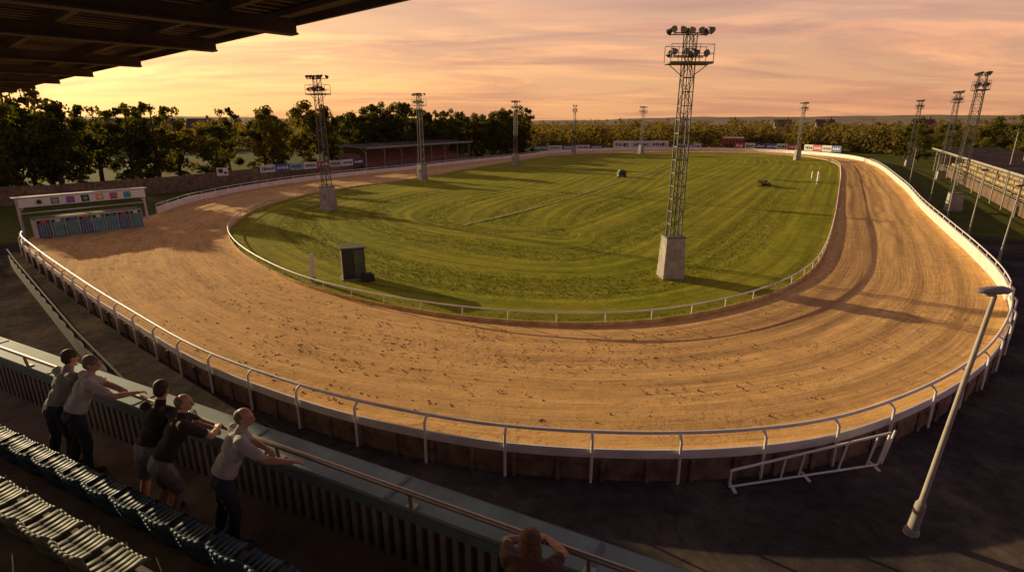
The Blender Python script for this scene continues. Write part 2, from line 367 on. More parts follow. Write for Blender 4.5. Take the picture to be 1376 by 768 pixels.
# ------------------------------------------------------------------ towers
def tower(loc,H=12,w0=.6,w1=.48,base=(1.15,2.2),rz=0,gz=0,heads=5,dbl=True):
    mb=MB(); bw,bh=base
    mb.box((0,0,bh/2-.05),(bw,bw,bh+.1),1,taper=.84)
    mb.box((0,0,bh+.04),(bw*.9,bw*.9,.08),0)
    mb.box((bw*.1,-bw*.485,bh*.62),(.35,.04,.5),3)
    z0=bh+.05; z1=H-.35; n=int((z1-z0)/.62)
    def c(i,t):
        w=(w0*(1-t)+w1*t)/2; return V((w*(1,-1,-1,1)[i],w*(1,1,-1,-1)[i],z0+(z1-z0)*t))
    for i in range(4): mb.tube(c(i,0),c(i,1),.042,.034,4,0)
    for k in range(n):
        a,b=k/n,(k+1)/n
        for i in range(4):
            j=(i+1)%4
            if (k+i)%2: mb.tube(c(i,a),c(j,b),.02,n=3,mi=0,cap=False)
            else: mb.tube(c(j,a),c(i,b),.02,n=3,mi=0,cap=False)
            mb.tube(c(i,b),c(j,b),.02,n=3,mi=0,cap=False)
    mb.tube((-.1,-w0*.5,z0),(-.1,-w1*.5,z1),.025,n=5,mi=2)
    for s in(-.15,.15): mb.tube((s,w0*.3,z0),(s,w1*.3,z1),.015,n=3,mi=0)
    pw=2.05; zp=H-1.65
    for s in(-1,1):
        mb.box((0,s*.5,zp),(pw,.06,.09),0); mb.box((s*pw/2,0,zp),(.06,1.0,.09),0)
        for h in(.4,.8):
            mb.tube((-pw/2,s*.5,zp+h),(pw/2,s*.5,zp+h),.018,n=4,mi=0); mb.tube((s*pw/2,-.5,zp+h),(s*pw/2,.5,zp+h),.018,n=4,mi=0)
        for x in(-1,-.33,.33,1): mb.tube((x*pw/2,s*.5,zp),(x*pw/2,s*.5,zp+.8),.02,n=4,mi=0)
        mb.tube((s*pw/2,0,zp),(s*w1/2,0,zp-.6),.025,n=4,mi=0)
    mb.box((0,0,zp-.02),(pw-.2,.9,.03),2)
    rows=[(H-.35,1.75,heads)]+([(zp+.3,1.6,4)] if dbl else [])
    for zb,L,k in rows:
        mb.tube((-L/2,-.3,zb),(L/2,-.3,zb),.03,n=5,mi=0); mb.tube((-L/2,.25,zb),(L/2,.25,zb),.025,n=5,mi=0)
        for q in range(k):
            x=-L/2+L*q/(k-1)+random.uniform(-.06,.06); a=random.uniform(-.8,.8)
            dirn=V((a,-1,-.6)).normalized(); p=V((x,-.34,zb+.17+random.uniform(-.03,.05)))
            mb.tube(p-dirn*.2,p-dirn*.02,.06,.12,10,2); mb.tube(p-dirn*.02,p+dirn*.1,.12,.155,10,2)
            mb.tube(p+dirn*.1,p+dirn*.105,.14,.14,10,3); mb.box((x,-.34,zb+.02),(.04,.07,.16),2)
            if q%2==0:
                dirn=V((a,1,-.5)).normalized(); p=V((x,.34,zb+.16)); mb.tube(p-dirn*.18,p+dirn*.1,.07,.15,10,2); mb.box((x,.3,zb+.05),(.04,.07,.18),2)
    return mb.obj('floodlight_tower',[STEEL,CONC,DARKM,M('lamp_glass',(.25,.25,.23),.2,.1,2,bs=0)],(loc[0],loc[1],gz),rz)
tower((8.5,28.5),12.35,rz=.05)
tower((-17.3,51.9),12.0,rz=-.5)
tower((-12.8,79.7),11.8,rz=-.8)
tower((.7,107.8),11.8,rz=-1.1)
tower((15.6,143),12,rz=-1.6); tower((33.5,147),11.8,rz=-2.6)
tower((62,122.6),12.0,rz=1.6)
tower((79,112),12.6,base=(1.2,1.2),rz=1.2,gz=-.5,w0=.9); tower((66,86),12.9,base=(1.2,1.2),rz=1.2,gz=-.5,w0=.9); tower((44,54.8),13.0,base=(1.3,1.7),rz=1.1,gz=-.5,w0=.9,w1=.6)
# ------------------------------------------------------------------ lamp posts
def street_lamp(loc,H,lean=(0,0),gz=-.5,rz=0,r=.06):
    mb=MB(); tx,ty=lean; f=lambda h:V((tx*h/H,ty*h/H,h))
    mb.tube(f(-.05),f(.12),r*2.6,r*2.4,12,1); mb.tube(f(.1),f(.75),r*1.9,r*1.7,12,1); mb.tube(f(.75),f(.82),r*1.7,r*1.05,12,1)
    mb.tube(f(.8),f(H),r,r*.7,12,0); 
    top=f(H)
    mb.tube(top,top+V((-.12,0,.1)),r*.7,r*.6,8,0)
    c=top+V((-.02,0,.1))
    prof=[(-.36,.05,.03),(-.28,.12,.06),(-.05,.16,.09),(.18,.14,.09),(.3,.06,.05)]
    vs=[]
    for x,w,h in prof:
        for t in range(10):
            a=2*math.pi*t/10; vs.append(c+V((x,w*math.cos(a),h*math.sin(a)*(1 if math.sin(a)>0 else .55))))
    fs=[(i*10+k,i*10+(k+1)%10,(i+1)*10+(k+1)%10,(i+1)*10+k) for i in range(4) for k in range(10)]+[tuple(range(10))[::-1],tuple(range(40,50))]
    mb.add(vs,fs,2,True); mb.tube(c+V((-.12,0,-.02)),c+V((-.12,0,-.085)),.11,.08,10,3)
    return mb.obj('street_lamp',[M('pole_paint',(.45,.41,.36),.5,.25,2),CONC,M('lamp_shell',(.2,.19,.18),.4,.2,3),M('lamp_lens',(.5,.5,.48),.2,.05,2,bs=0)],(loc[0],loc[1],gz),rz)
street_lamp((8.6,9.85),5.35,(.52,0),rz=.1)
street_lamp((34.7,41.2),5.0,(.1,0),r=.05); street_lamp((30.4,33.4),4.7,(.3,.1),r=.05); street_lamp((39,49),5,r=.05); street_lamp((47,62),5,r=.05); street_lamp((55,77),5,r=.05)
street_lamp((55,62),7.5,r=.06); street_lamp((60,66),7.5,r=.06)
mb=MB()
a=V((5.25,11.35,-.44)); b=V((9.4,12.25,-.44)); at=a+V((0,0,.45)); bt=b+V((.25,.1,.86))
mb.tube(a,b,.03,n=8); mb.tube(at,bt,.032,n=8); mb.tube(a,at,.032,n=8); mb.tube(b,bt,.032,n=8)
for t in(.33,.45,.72,.92): mb.tube(a.lerp(b,t),at.lerp(bt,t),.024,n=8)
mb.tube(b+V((.12,.04,0)),bt+V((.14,.05,.04)),.03,n=8); mb.tube(b+V((.12,.04,.2)),b,.024,n=8)
for t in(.02,.5,.98): mb.box(a.lerp(b,t)+V((0,0,-.04)),(.08,.4,.03))
mb.obj('pipe_barrier',[WHITE])
# ------------------------------------------------------------------ infield objects
mb=MB()
Rz=Matrix.Rotation(.35,3,'Z')
mb.box((0,0,.88),(1.15,.95,1.62),0,Rz); mb.box((0,0,1.72),(1.27,1.07,.07),0,Rz); mb.box((0,0,.04),(1.3,1.1,.1),2,Rz)
mb.box(Rz@V((-.3,-.5,.88)),(.5,.03,1.45),1,Rz); mb.box(Rz@V((.29,-.52,.88)),(.5,.03,1.45),3,Rz)
for k in range(5): mb.box(Rz@V((.59,0,.5+k*.2)),(.03,.7,.05),1,Rz)
mb.box(Rz@V((.1,-.56,.95)),(.03,.04,.16),2,Rz)
mb.obj('control_cabinet',[M('green_steel',(.07,.09,.05),.6,.35,2),DARKM,CONC,M('door_green',(.11,.13,.08),.6,.3,2)],(-8.4,28.2,.03))
mb=MB(); mb.box((0,0,.22),(.6,.4,.3),0); mb.box((0,0,.42),(.5,.3,.12),0,taper=.8)
for x in(-.22,.22):
    mb.tube((x,-.24,.1),(x,-.19,.1),.1,n=12,mi=0); mb.tube((x,.19,.1),(x,.24,.1),.1,n=12,mi=0)
mb.tube((-.3,0,.3),(-.5,0,.5),.015,n=5); mb.obj('equipment_trolley',[DARKM],(-7.5,27.6,.03),.4)
def mpost(x,y,h,w=.16):
    mb=MB(); mb.box((0,0,h/2),(w,w,h),0); mb.box((0,0,h+.02),(w*1.2,w*1.2,.04),0,taper=.4); mb.box((0,0,h*.15),(w*1.03,w*1.03,h*.12),1); mb.obj('marker_post',[WHITE,DARKM],(x,y,0))
mpost(-10.3,27.4,1.5,.17); mpost(41.1,74.9,1.6,.2); mpost(43,80,1.2)
mb=MB(); mb.box((0,0,.5),(1.2,.8,.7),0); mb.box((0,0,.95),(.9,.7,.25),0,taper=.8); mb.box((0,-.42,.55),(.7,.04,.4),1)
for x in(-.45,.45): mb.tube((x,-.45,.17),(x,.45,.17),.17,n=12,mi=1)
mb.obj('timing_cabin_cart',[M('green_steel',(0,0,0)),DARKM],(16.5,84.2,.03),.2)
mb=MB(); mb.box((0,0,.3),(3.2,.9,.1),0,Matrix.Rotation(.16,3,'Y'))
for s in(-.4,.4):
    mb.tube((-1.6,s,.1),(1.6,s,.1),.05,n=6,mi=1); mb.tube((-1.5,s,.1),(-1.5,s,.85),.04,n=6,mi=1); mb.tube((1.5,s,.1),(-1.5,s,.85),.04,n=6,mi=1); mb.tube((0,s,.1),(0,s,.48),.03,n=6,mi=1)
mb.tube((1,-.5,.14),(1,.5,.14),.16,n=12,mi=1); mb.box((-.8,0,.65),(1.2,.8,.3),0)
mb.obj('track_grader_sled',[M('rust',(.3,.15,.08),.8,.4,3),DARKM],(32.8,72.2,.03),.9)
# ------------------------------------------------------------------ starting traps
ang=math.atan2(43.8-38.8,-29.8+33.8); mb=MB()
L=6.6; n=8; w=L/n
for k in range(n):
    x=-L/2+w*(k+.5)
    mb.box((x-w/2,0,.72),(.07,1.3,1.44),4)
    mb.box((x,-.60,.66),(w-.16,.05,1.1),2 if k%3 else 3)
    for b in range(4): mb.tube((x-.22+b*.15,-.65,.15),(x-.22+b*.15,-.65,1.15),.015,n=4,mi=4)
    mb.box((x,-.64,1.29),(.3,.03,.2),5+(k%3))
    mb.box((x,.62,.6),(w-.1,.05,1.1),1)
mb.box((L/2,0,.72),(.07,1.3,1.44),4); mb.box((0,0,1.48),(L+.2,1.4,.06),1); mb.box((0,-.68,1.45),(L,.06,.1),4) 
mb.obj('starting_traps',[STEEL,DARKM,M('teal_paint',(.09,.34,.33),.5,.3,2),M('navy_paint',(.07,.18,.30),.5,.3,2),M('pale_frame',(.5,.5,.46),.5,.2,2),M('num_red',(.6,.06,.06),.5,.1,2),M('num_white',(.7,.7,.68),.5,.1,2),M('num_blue',(.06,.15,.5),.5,.1,2)],(-32.1,41.5,-.1),ang)
cols=[(.75,.75,.72),(.06,.36,.42),(.08,.24,.7),(.03,.03,.03),(.85,.34,.04),(.75,.05,.08),(.1,.5,.22)]
mb=MB(); L=8.2
for x in(-L/2,L/2): mb.tube((x,0,-.5),(x,0,2.75),.09,n=8,mi=1)
mb.box((0,0,2.78),(L+.5,.8,.07),1); mb.box((0,-.42,2.4),(L,.06,.64),0); mb.tube((-L/2,0,1.6),(L/2,0,1.6),.04,n=6,mi=1)
for s in(-1,1): mb.tube((s*L/2,0,1.7),(s*(L/2-.9),0,2.7),.04,n=6,mi=1)
for k,cx in enumerate([-2.9,-1.95,-1.0,-.05,.9,1.85,2.8]):
    mb.box((cx,-.455,2.4),(.52,.02,.5),2+k%7)
    mb.tube((cx,-.465,2.4),(cx,-.485,2.4),.16,n=16,mi=2+(k+3)%7)
mb.obj('starting_gantry_sign',[M('sign_white',(.88,.86,.82),.5,.1,1),M('gantry_white',(.6,.58,.54),.5,.2,2)]+[M('disc_%d'%i,c,.5,.1,2,bs=0) for i,c in enumerate(cols)],(-33.7,43.5,-.1),ang)
mb=MB()
for k in range(5):
    x=k*.9; mb.tube((x,0,-.5),(x,0,.8),.035,n=6)
for h in(.1,.45,.8): mb.tube((0,0,h),(3.6,0,h),.03,n=6)
mb.obj('rail_fence',[WHITE],(-36.5,37.2,0),-.65)
# ------------------------------------------------------------------ left fences / boards / far stand
def plank_fence(pts,h,name='timber_fence',z=-.5,mat=TIMBER):
    mb=MB(); P=resample(np.array(pts,float),.2,closed=False)
    for a,b in zip(P[:-1],P[1:]):
        c=(a+b)/2; an=math.atan2(*(b-a)[::-1]); hh=h+random.uniform(-.03,.03)
        mb.box((c[0],c[1],z+hh/2),(.185,.03,hh),0,Matrix.Rotation(an,3,'Z'))
    for p,q in zip(pts[:-1],pts[1:]):
        for zz in(.4,h-.4): mb.tube((p[0],p[1],z+zz),(q[0],q[1],z+zz),.05,n=4)
    mb.obj(name,[mat])
plank_fence([(-66,50),(-50,60),(-42,70),(-38,80),(-34,90),(-27,101)],2.0)
def board(x0,y0,x1,y1,zb,zt,cols,name='advertising_board',n=None):
    mb=MB(); L=math.hypot(x1-x0,y1-y0); an=math.atan2(y1-y0,x1-x0); k=len(cols); w=L/k
    for i,c in enumerate(cols):
        cx=-L/2+w*(i+.5); mb.box((cx,0,(zb+zt)/2),(w-.06,.08,zt-zb),2+i)
        hh=zt-zb; x=cx-w*.36
        while x<cx+w*.34:
            lw=random.uniform(.12,.34)*hh; mb.box((x+lw/2,-.05,(zb+zt)/2+random.uniform(-.03,.03)*hh),(lw,.02,hh*random.uniform(.28,.45)),1 if sum(c)<1.2 else 0); x+=lw+hh*.12
    for i in range(k+1): mb.tube((-L/2+w*i,.1,-.5),(-L/2+w*i,.1,zt),.05,n=5,mi=0)
    mb.obj(name,[DARKM,WHITE]+[M('board_%.2f_%.2f_%.2f'%c,c,.5,.1,1,bs=0) for c in cols],((x0+x1)/2,(y0+y1)/2,0),an)
Wt=(.7,.7,.67); Bl=(.05,.12,.4); Rd=(.5,.05,.05); Gr=(.05,.25,.12); Nv=(.03,.04,.12)
board(-36,80,-25.5,97,1.0,2.0,[Wt,Bl,(.3,.45,.5),Wt,Rd,(.5,.5,.45),Wt,Nv])
board(30,168.5,47,170.5,.4,2.6,[Wt,(.55,.6,.62),Wt])
board(66,168,80,158,.4,2.1,[Rd,Wt,Nv,Bl,Wt,Rd]); board(81,157,85,146,.4,2.0,[Wt,Rd,Wt,Bl])
board(50,170.5,57,171,.3,1.7,[Wt,Bl,Wt]); board(6,160,27,168,.3,1.5,[Gr,Wt,Bl,Wt,Nv])
mb=MB(); mb.box((0,0,2.6),(6.2,.8,2.4),0); mb.box((0,-.43,3.45),(5.8,.05,.5),1); mb.box((0,-.42,2.3),(5.6,.05,1.5),2)
for i in range(6):
    for j in range(2): mb.box((-2.3+i*.92,-.46,1.95+j*.7),(.6,.03,.42),3)
for x in(-2.6,0,2.6): mb.box((x,0,.5),(.25,.4,2.0),0)
mb.obj('scoreboard',[M('dark_red',(.3,.03,.03),.5,.3,2),WHITE,DARKM,M('score_digit',(.5,.08,.05),.5,.1,2)],(67,172,0),-.35)
mb=MB(); mb.box((0,0,1.9),(1.3,.06,1.0),0)
for x in(-.5,.5): mb.tube((x,.06,-.5),(x,.06,2.4),.04,n=6,mi=1)
mb.box((-.2,-.04,2.0),(.5,.02,.5),1); mb.box((.35,-.04,1.75),(.3,.02,.3),1)
mb.obj('notice_sign',[WHITE,DARKM],(-37,71.5,0),.6)
def grandstand(name,p0,p1,side,depth=6,roofz=3.6,rows=5,seat=(.16,.05,.04),rise=.32,roofcol=(.12,.11,.10),z0=-.5):
    p0=V((*p0,0));p1=V((*p1,0)); d=(p1-p0); L=d.length; an=math.atan2(d.y,d.x)
    mb=MB(); s=side
    for r in range(rows):
        y0=s*(1+r*.8); z=.1+r*rise
        mb.box((0,y0+s*.4,(z0+z)/2),(L,.8-.004*r,z-z0),0)
        x=-L/2+.4
        while x<L/2-.3:
            if random.random()<.94:
                mb.box((x,y0+s*.45,z+.22),(.42,.36,.06),1); mb.box((x,y0+s*.63,z+.42),(.42,.05,.36),1)
            x+=.52
    yb=s*(1+rows*.8+.1)
    mb.box((0,yb+s*.05,(roofz+z0)/2+.2),(L,.12,roofz-z0+.4),3)
    for e in(-1,1): mb.box((e*L/2,s*(depth/2+.8),1.0),(.12,depth-1,3.2),3)
    A=Matrix.Rotation(s*.06,3,'X'); mb.box((0,s*(depth/2-.1),roofz+.25),(L+1,depth+1.4,.1),2,A)
    k=int(L*2)
    for i in range(k): mb.box((-L/2+i*L/k,s*(depth/2-.1),roofz+.31),(.07,depth+1.4,.05),2,A)
    mb.box((0,-s*.72,roofz+.1),(L+1,.06,.35),4)
    n=max(3,int(L/5))
    for i in range(n+1):
        x=-L/2+L*i/n; mb.tube((x,0,z0),(x,0,roofz+.1),.07,n=6,mi=4); mb.tube((x,0,roofz-.8),(x,s*1.2,roofz+.1),.04,n=4,mi=4)
    mb.box((0,s*.5,.2),(L,.06,1.2),3)
    mb.tube((-L/2,s*.5,.95),(L/2,s*.5,.95),.03,n=5,mi=4)
    mb.obj(name,[CONC,M('seat_%.2f'%seat[0],seat,.6,.25,1),M('roof_sheet_%.2f'%roofcol[0],roofcol,.6,.5,.4),M('stand_panel',(.17,.11,.075),.8,.3,1),M('stand_steel',(.4,.38,.35),.6,.2,2)],((p0.x+p1.x)/2,(p0.y+p1.y)/2,0),an)
grandstand('covered_grandstand',(-25.5,98.5),(-10,131),1,seat=(.26,.08,.06),roofz=3.5)
grandstand('covered_grandstand',(38.5,37),(76,101),-1,seat=(.5,.4,.24),roofz=3.3,roofcol=(.11,.085,.07),depth=7)
# ------------------------------------------------------------------ houses & hills
def house(x,y,rz,w=9,dp=7,h=5.2,rh=3,col=(.26,.17,.12)):
    mb=MB(); mb.box((0,0,h/2-.5),(w,dp,h+1),0)
    o=.4; z=h
    vs=[(-w/2-o,-dp/2-o,z-.2),(w/2+o,-dp/2-o,z-.2),(w/2+o,dp/2+o,z-.2),(-w/2-o,dp/2+o,z-.2),(-w/2-o,0,z+rh),(w/2+o,0,z+rh)]
    mb.add(vs,[(0,1,5,4),(2,3,4,5),(0,3,2,1)],1); mb.add([(-w/2,-dp/2,z),(-w/2,dp/2,z),(-w/2,0,z+rh*.93)],[(0,1,2)],0); mb.add([(w/2,-dp/2,z),(w/2,dp/2,z),(w/2,0,z+rh*.93)],[(0,2,1)],0)
    for sx in(-1,0,1):
        for zz in(1.4,3.9):
            if sx==0 and zz<2: mb.box((0,-dp/2-.02,1.0),(1,.06,2.1),3); continue
            mb.box((sx*w*.3,-dp/2-.02,zz),(1.3,.06,1.2),2); mb.box((sx*w*.3,-dp/2-.05,zz),(1.1,.03,1.0),3)
    mb.box((w*.3,0,z+rh+.2),(.9,.6,1.8),0); mb.tube((w*.3,0,z+rh+1),(w*.3,0,z+rh+1.4),.12,n=8,mi=1)
    mb.obj('brick_house',[M('brick',col,.85,.3,4),M('roof_tile',(.13,.085,.07),.8,.3,3),WHITE,M('window_glass',(.03,.035,.04),.15,.1,2,bs=0)],(x,y,-.5),rz)
for (x,y,r) in [(-150,220,.5),(-138,226,.4),(-126,232,.3),(-50,185,.1),(-42,192,-.1),(-33,198,.1),(180,330,-.3),(165,350,-.2),(215,300,-.4)]: house(x,y,r,h=6.2,rh=3.6)
def hills(name,dist,base,amp,col,seed,th0=-75,th1=75):
    r=np.random.default_rng(seed); n=240; mb=MB(); vs=[]; ph=r.uniform(0,6.28,6)
    for i in range(n):
        th=math.radians(th0+(th1-th0)*i/(n-1)); h=base+amp*(.5*math.sin(th*3+ph[0])+.3*math.sin(th*7+ph[1])+.15*math.sin(th*17+ph[2])+.05*math.sin(th*60+ph[3])+.03*math.sin(th*140+ph[4]))
        for k,(dd,zz) in enumerate(((0,-5),(dist*.12,h*.75),(dist*.3,h))): 
            D=dist+dd; vs.append((D*math.sin(th),D*math.cos(th),zz))
    mb.add(vs,[(i*3+k,(i+1)*3+k,(i+1)*3+k+1,i*3+k+1) for i in range(n-1) for k in range(2)],0,True)
    mb.obj(name,[M(name+'_cover',col,.95,.35,.01,bs=0)])
hills('hills',1500,9,6,(.24,.17,.11),3); hills('hills',3200,34,28,(.42,.29,.27),5)  # distance haze is put into the hills' base colour
# ------------------------------------------------------------------ trees
def leaf_mat(name,a,b2,tr=.3):
    m,nt,b=nmat(name); ob=N(nt,'ShaderNodeTexCoord').outputs['Object']
    oi=N(nt,'ShaderNodeObjectInfo').outputs['Random']
    c=ramp(nt,[(.32,a),(.68,b2)],noise(nt,ob,1.1,3,.6))
    c=mixc(nt,.5,c,ramp(nt,[(0,(.5,.55,.55)),(.5,(1,1,.8)),(1,(1.8,1.35,.7))],oi),'MULTIPLY')
    nt.links.new(c,b.inputs['Base Color']); b.inputs['Roughness'].default_value=.75; b.inputs['Specular IOR Level'].default_value=.15
    t=N(nt,'ShaderNodeBsdfTranslucent'); nt.links.new(mixc(nt,1.0,c,(2.2,1.8,.6),'MULTIPLY'),t.inputs[0])
    mx=N(nt,'ShaderNodeMixShader'); mx.inputs[0].default_value=tr
    nt.links.new(b.outputs[0],mx.inputs[1]); nt.links.new(t.outputs[0],mx.inputs[2])
    nt.links.new(mx.outputs[0],nt.nodes['Material Output'].inputs[0]); return m
LEAF=leaf_mat('foliage',(.04,.055,.014),(.125,.13,.028),.40); BARK=M('bark',(.09,.065,.045),.9,.4,5,bs=.6)
FARLEAF=leaf_mat('far_foliage',(.07,.072,.026),(.19,.16,.05),.35)  # lighter, warmer leaf colour stands in for haze over the distance
def leaves(centers,radii,per,size,r):
    n=len(centers)*per; c=np.repeat(centers,per,0); rad=np.repeat(radii,per,0)
    dirs=r.normal(size=(n,3)); dirs/=np.linalg.norm(dirs,axis=1)[:,None]
    p=c+dirs*rad*(r.random((n,1))**.45)
    u=r.normal(size=(n,3)); u/=np.linalg.norm(u,axis=1)[:,None]; w=np.cross(u,r.normal(size=(n,3))); w/=np.linalg.norm(w,axis=1)[:,None]
    s=size*r.uniform(.5,1.3,(n,1))
    return np.stack([p-u*s,p-w*s*.6,p+u*s,p+w*s*.6],1).reshape(-1,3)
def tree_mesh(seed,H=9.5,cr=3.0,low=.2,per=74,ncl=52):
    r=np.random.default_rng(seed); mb=MB(); h=H*.45
    lean=r.normal(0,.2,2); top=V((lean[0],lean[1],h)); mb.tube((0,0,-.3),top,.26,.16,8,0)
    cl=[];rd=[]
    for k in range(7):
        a=k*2.4+r.uniform(-.4,.4); z=r.uniform(.25,.95)*h; b=V((0,0,0)).lerp(top,z/h)
        rr=cr*r.uniform(.5,.8); e=V((b.x+math.cos(a)*rr,b.y+math.sin(a)*rr,z+H*r.uniform(.12,.35)))
        mid=b.lerp(e,.5)+V((0,0,-.2)); mb.tube(b,mid,.12,.08,6,0,False); mb.tube(mid,e,.08,.03,5,0,False)
        cl.append(e); rd.append(cr*.35)
    mb.tube(top,(lean[0]*1.5,lean[1]*1.5,H*.85),.16,.04,6,0,False)
    cl.append(V((lean[0]*1.5,lean[1]*1.5,H*.86))); rd.append(cr*.3)
    while len(cl)<ncl:
        t=r.uniform(low,.97); prof=math.sin(math.pi*min(1,max(0.05,(t-low)/(1-low))*.82+.16))**.7
        a=r.uniform(0,6.28); q=cr*prof*math.sqrt(r.uniform(.1,1))*(1+.25*math.sin(a*3+seed))
        cl.append(V((q*math.cos(a),q*math.sin(a),H*t*.93))); rd.append(cr*r.uniform(.16,.36))
    cl=np.array([tuple(c) for c in cl]); rd=np.array(rd)[:,None]*np.array([[1,1,.75]])
    lv=leaves(cl,rd,per,.22,r); n0=len(mb.v); nl=len(lv)//4
    mb.v.extend(map(tuple,lv.tolist())); mb.f.extend([(n0+4*i,n0+4*i+1,n0+4*i+2,n0+4*i+3) for i in range(nl)]); mb.m.extend([1]*nl); mb.sm.extend([False]*nl)
    return mb.obj('tree_mesh',[BARK,LEAF],link=False)
TM=[tree_mesh(1,9.4,3.0),tree_mesh(2,8.6,3.5,.12),tree_mesh(3,10.6,2.3,.15),tree_mesh(4,8.0,3.1,.08),tree_mesh(5,9.6,2.7,.1),tree_mesh(6,6,2.6,.02,80,32)]
def add_tree(x,y,k=None,s=None):
    k=random.randrange(5) if k is None else k; s=s or random.uniform(.8,1.15)
    place('broadleaf_tree',TM[k],(x,y,-.5),random.uniform(0,6.28),(s,s,s*random.uniform(.9,1.2)))
def sun_gap(x,y):
    # made-up gaps in the tree belt, aligned with the sun to streak the grass
    w=.61*x+.79*y
    for a,b in ((22.5,27.5),(32,37),(41.5,48),(54,60),(66,73)):
        if a<w<b: return True
    return False
path=catmull([(-90,50),(-76,58),(-60,64),(-51,73),(-45.5,84),(-40,97),(-33,112),(-24,128),(-12,146),(4,166)],False)
P=resample(path,4.0,closed=False)
for q,p in enumerate(P):
    if sun_gap(*p): continue
    add_tree(p[0]+random.uniform(-.6,.6),p[1]+random.uniform(-.6,.6),s=random.uniform(1.0,1.35))
for q,p in enumerate(resample(offs(path,-6,False),5.5,closed=False)):
    if sun_gap(*p): continue
    add_tree(p[0]+random.uniform(-1,1),p[1]+random.uniform(-1,1),s=random.uniform(.95,1.4))
for q,p in enumerate(resample(offs(path,-13,False),7,closed=False)):
    if sun_gap(*p): continue
    add_tree(p[0]+random.uniform(-1.2,1.2),p[1]+random.uniform(-1.2,1.2),s=random.uniform(.9,1.35))
for p in resample(offs(path,3.2,False),6,closed=False): add_tree(p[0],p[1],5,random.uniform(.35,.6))
for x,y,s in [(96,112,.8),(104,122,.9),(112,118,.9),(92,96,.85),(100,98,.95),(118,130,1),(88,92,.9),(125,112,1),(108,100,.95),(96,138,.8),(106,150,.9),(86,104,.8),(94,104,.95),(104,110,1),(90,125,.8),(98,128,.85),(82,88,.8)]: add_tree(x,y,s=s*1.08)
r=np.random.default_rng(11); cs=[];rs=[]
def belt(pts,n,spread,h):
    Pb=resample(np.array(pts,float),n=n,closed=False)
    for p in Pb:
        q=p+r.normal(0,spread,2); H=h*r.uniform(.5,1.25)
        for _ in range(7):
            cs.append((q[0]+r.normal(0,2.2),q[1]+r.normal(0,2.2),-.5+H*r.uniform(.12,.85))); s=r.uniform(1.0,2.2); rs.append((s*1.2,s*1.2,s))
belt([(6,170),(40,182),(75,186),(95,170),(105,150)],80,2.5,7)
belt([(-60,190),(0,215),(60,225),(120,205),(150,160),(160,120)],120,6,8)
belt([(-175,120),(-140,150),(-105,180),(-60,205)],110,6,8.5)
belt([(-300,180),(-160,250),(-60,280),(60,300),(180,270),(260,210)],190,10,9)
belt([(-420,330),(-200,420),(0,460),(200,440),(420,330)],210,18,10)
belt([(-700,600),(-300,760),(0,800),(400,760),(800,520)],200,30,12)
cs=np.array(cs); rs=np.array(rs); lv=leaves(cs,rs,30,.5,r)
place('distant_treeline',bigmesh('distant_treeline',lv,np.arange(len(lv)).reshape(-1,4),[FARLEAF]))
# ------------------------------------------------------------------ spectator stand (near)
SA=V((-9.3,9.2,0)); SD=V((.894,-.448,0)); SN=V((.448,.894,0)); FZ=3.1
sang=math.atan2(SD.y,SD.x)
mb=MB(); x0,x1=-14,22
xc=(x0+x1)/2; L=x1-x0
mb.box((xc,-.55,FZ-.1),(L,1.5,.2),0)
for k in range(1,7):
    y=-1.0-.85*(k-1); mb.box((xc,y-.425,FZ-.25+.4*k),(L,.85,.7),0)
mb.box((xc,.17,1.65),(L,.10,4.3),1)
x=x0
while x<x1:
    mb.box((x,.09,FZ+.36),(.07,.06,.72),2); x+=.16
x=x0
while x<x1:
    mb.box((x,.245,1.6),(.09,.05,4.1),2); x+=.2
mb.box((xc,.235,FZ+.79),(L,.46,.07),3)
mb.box((xc,.475,FZ+.75),(L,.03,.13),4)
mb.box((xc,.0,FZ+.72),(L,.04,.12),4)
x=x0+1.2
while x<x1: mb.box((x,.235,FZ+.83),(.05,.44,.012),4); x+=2.4
mb.tube((x0,.0,FZ+1.03),(x1,.0,FZ+1.03),.032,n=10,mi=5)
x=x0+.6
while x<x1:
    mb.tube((x,.02,FZ+.82),(x,.0,FZ+1.03),.024,n=8,mi=5); mb.box((x,.04,FZ+.83),(.12,.1,.02),5); x+=2.05
mb.obj('spectator_stand',[M('terrace_concrete',(.22,.17,.13),.9,.4,1.5,bs=.35),M('stand_core',(.13,.12,.105),.8,.2,1),M('corrugated_cladding',(.27,.245,.215),.6,.3,1.5,bs=.1),M('cap_sheet',(.22,.33,.34),.7,.3,1.3,bs=.08),M('cap_edge',(.12,.17,.18),.6,.2,2),M('rail_steel',(.42,.36,.30),.35,.2,3,metal=.6,bs=.05)],(SA.x,SA.y,0),sang)
def seat_mesh(mats):
    mb=MB(); W=.44
    prof=[(.40,.40),(.38,.44),(.2,.42),(.04,.43),(-.02,.50),(-.06,.66),(-.09,.82),(-.12,.85)]
    for i in range(len(prof)-1):
        (ya,za),(yb,zb)=prof[i],prof[i+1]
        for s in range(6):
            xa=-W/2+W*s/6; xb=-W/2+W*(s+1)/6
            def dish(x,z): return -.03*(1-(2*x/W)**2)
            vs=[(xa,ya+(dish(xa,0) if za>.47 else 0),za+(dish(xa,0) if za<=.47 else 0)),(xb,ya+(dish(xb,0) if za>.47 else 0),za+(dish(xb,0) if za<=.47 else 0)),
                (xb,yb+(dish(xb,0) if zb>.47 else 0),zb+(dish(xb,0) if zb<=.47 else 0)),(xa,yb+(dish(xa,0) if zb>.47 else 0),zb+(dish(xa,0) if zb<=.47 else 0))]
            mb.add(vs,[(0,1,2,3)],0,True)
    return mb.obj('seat_shell',mats,link=False)
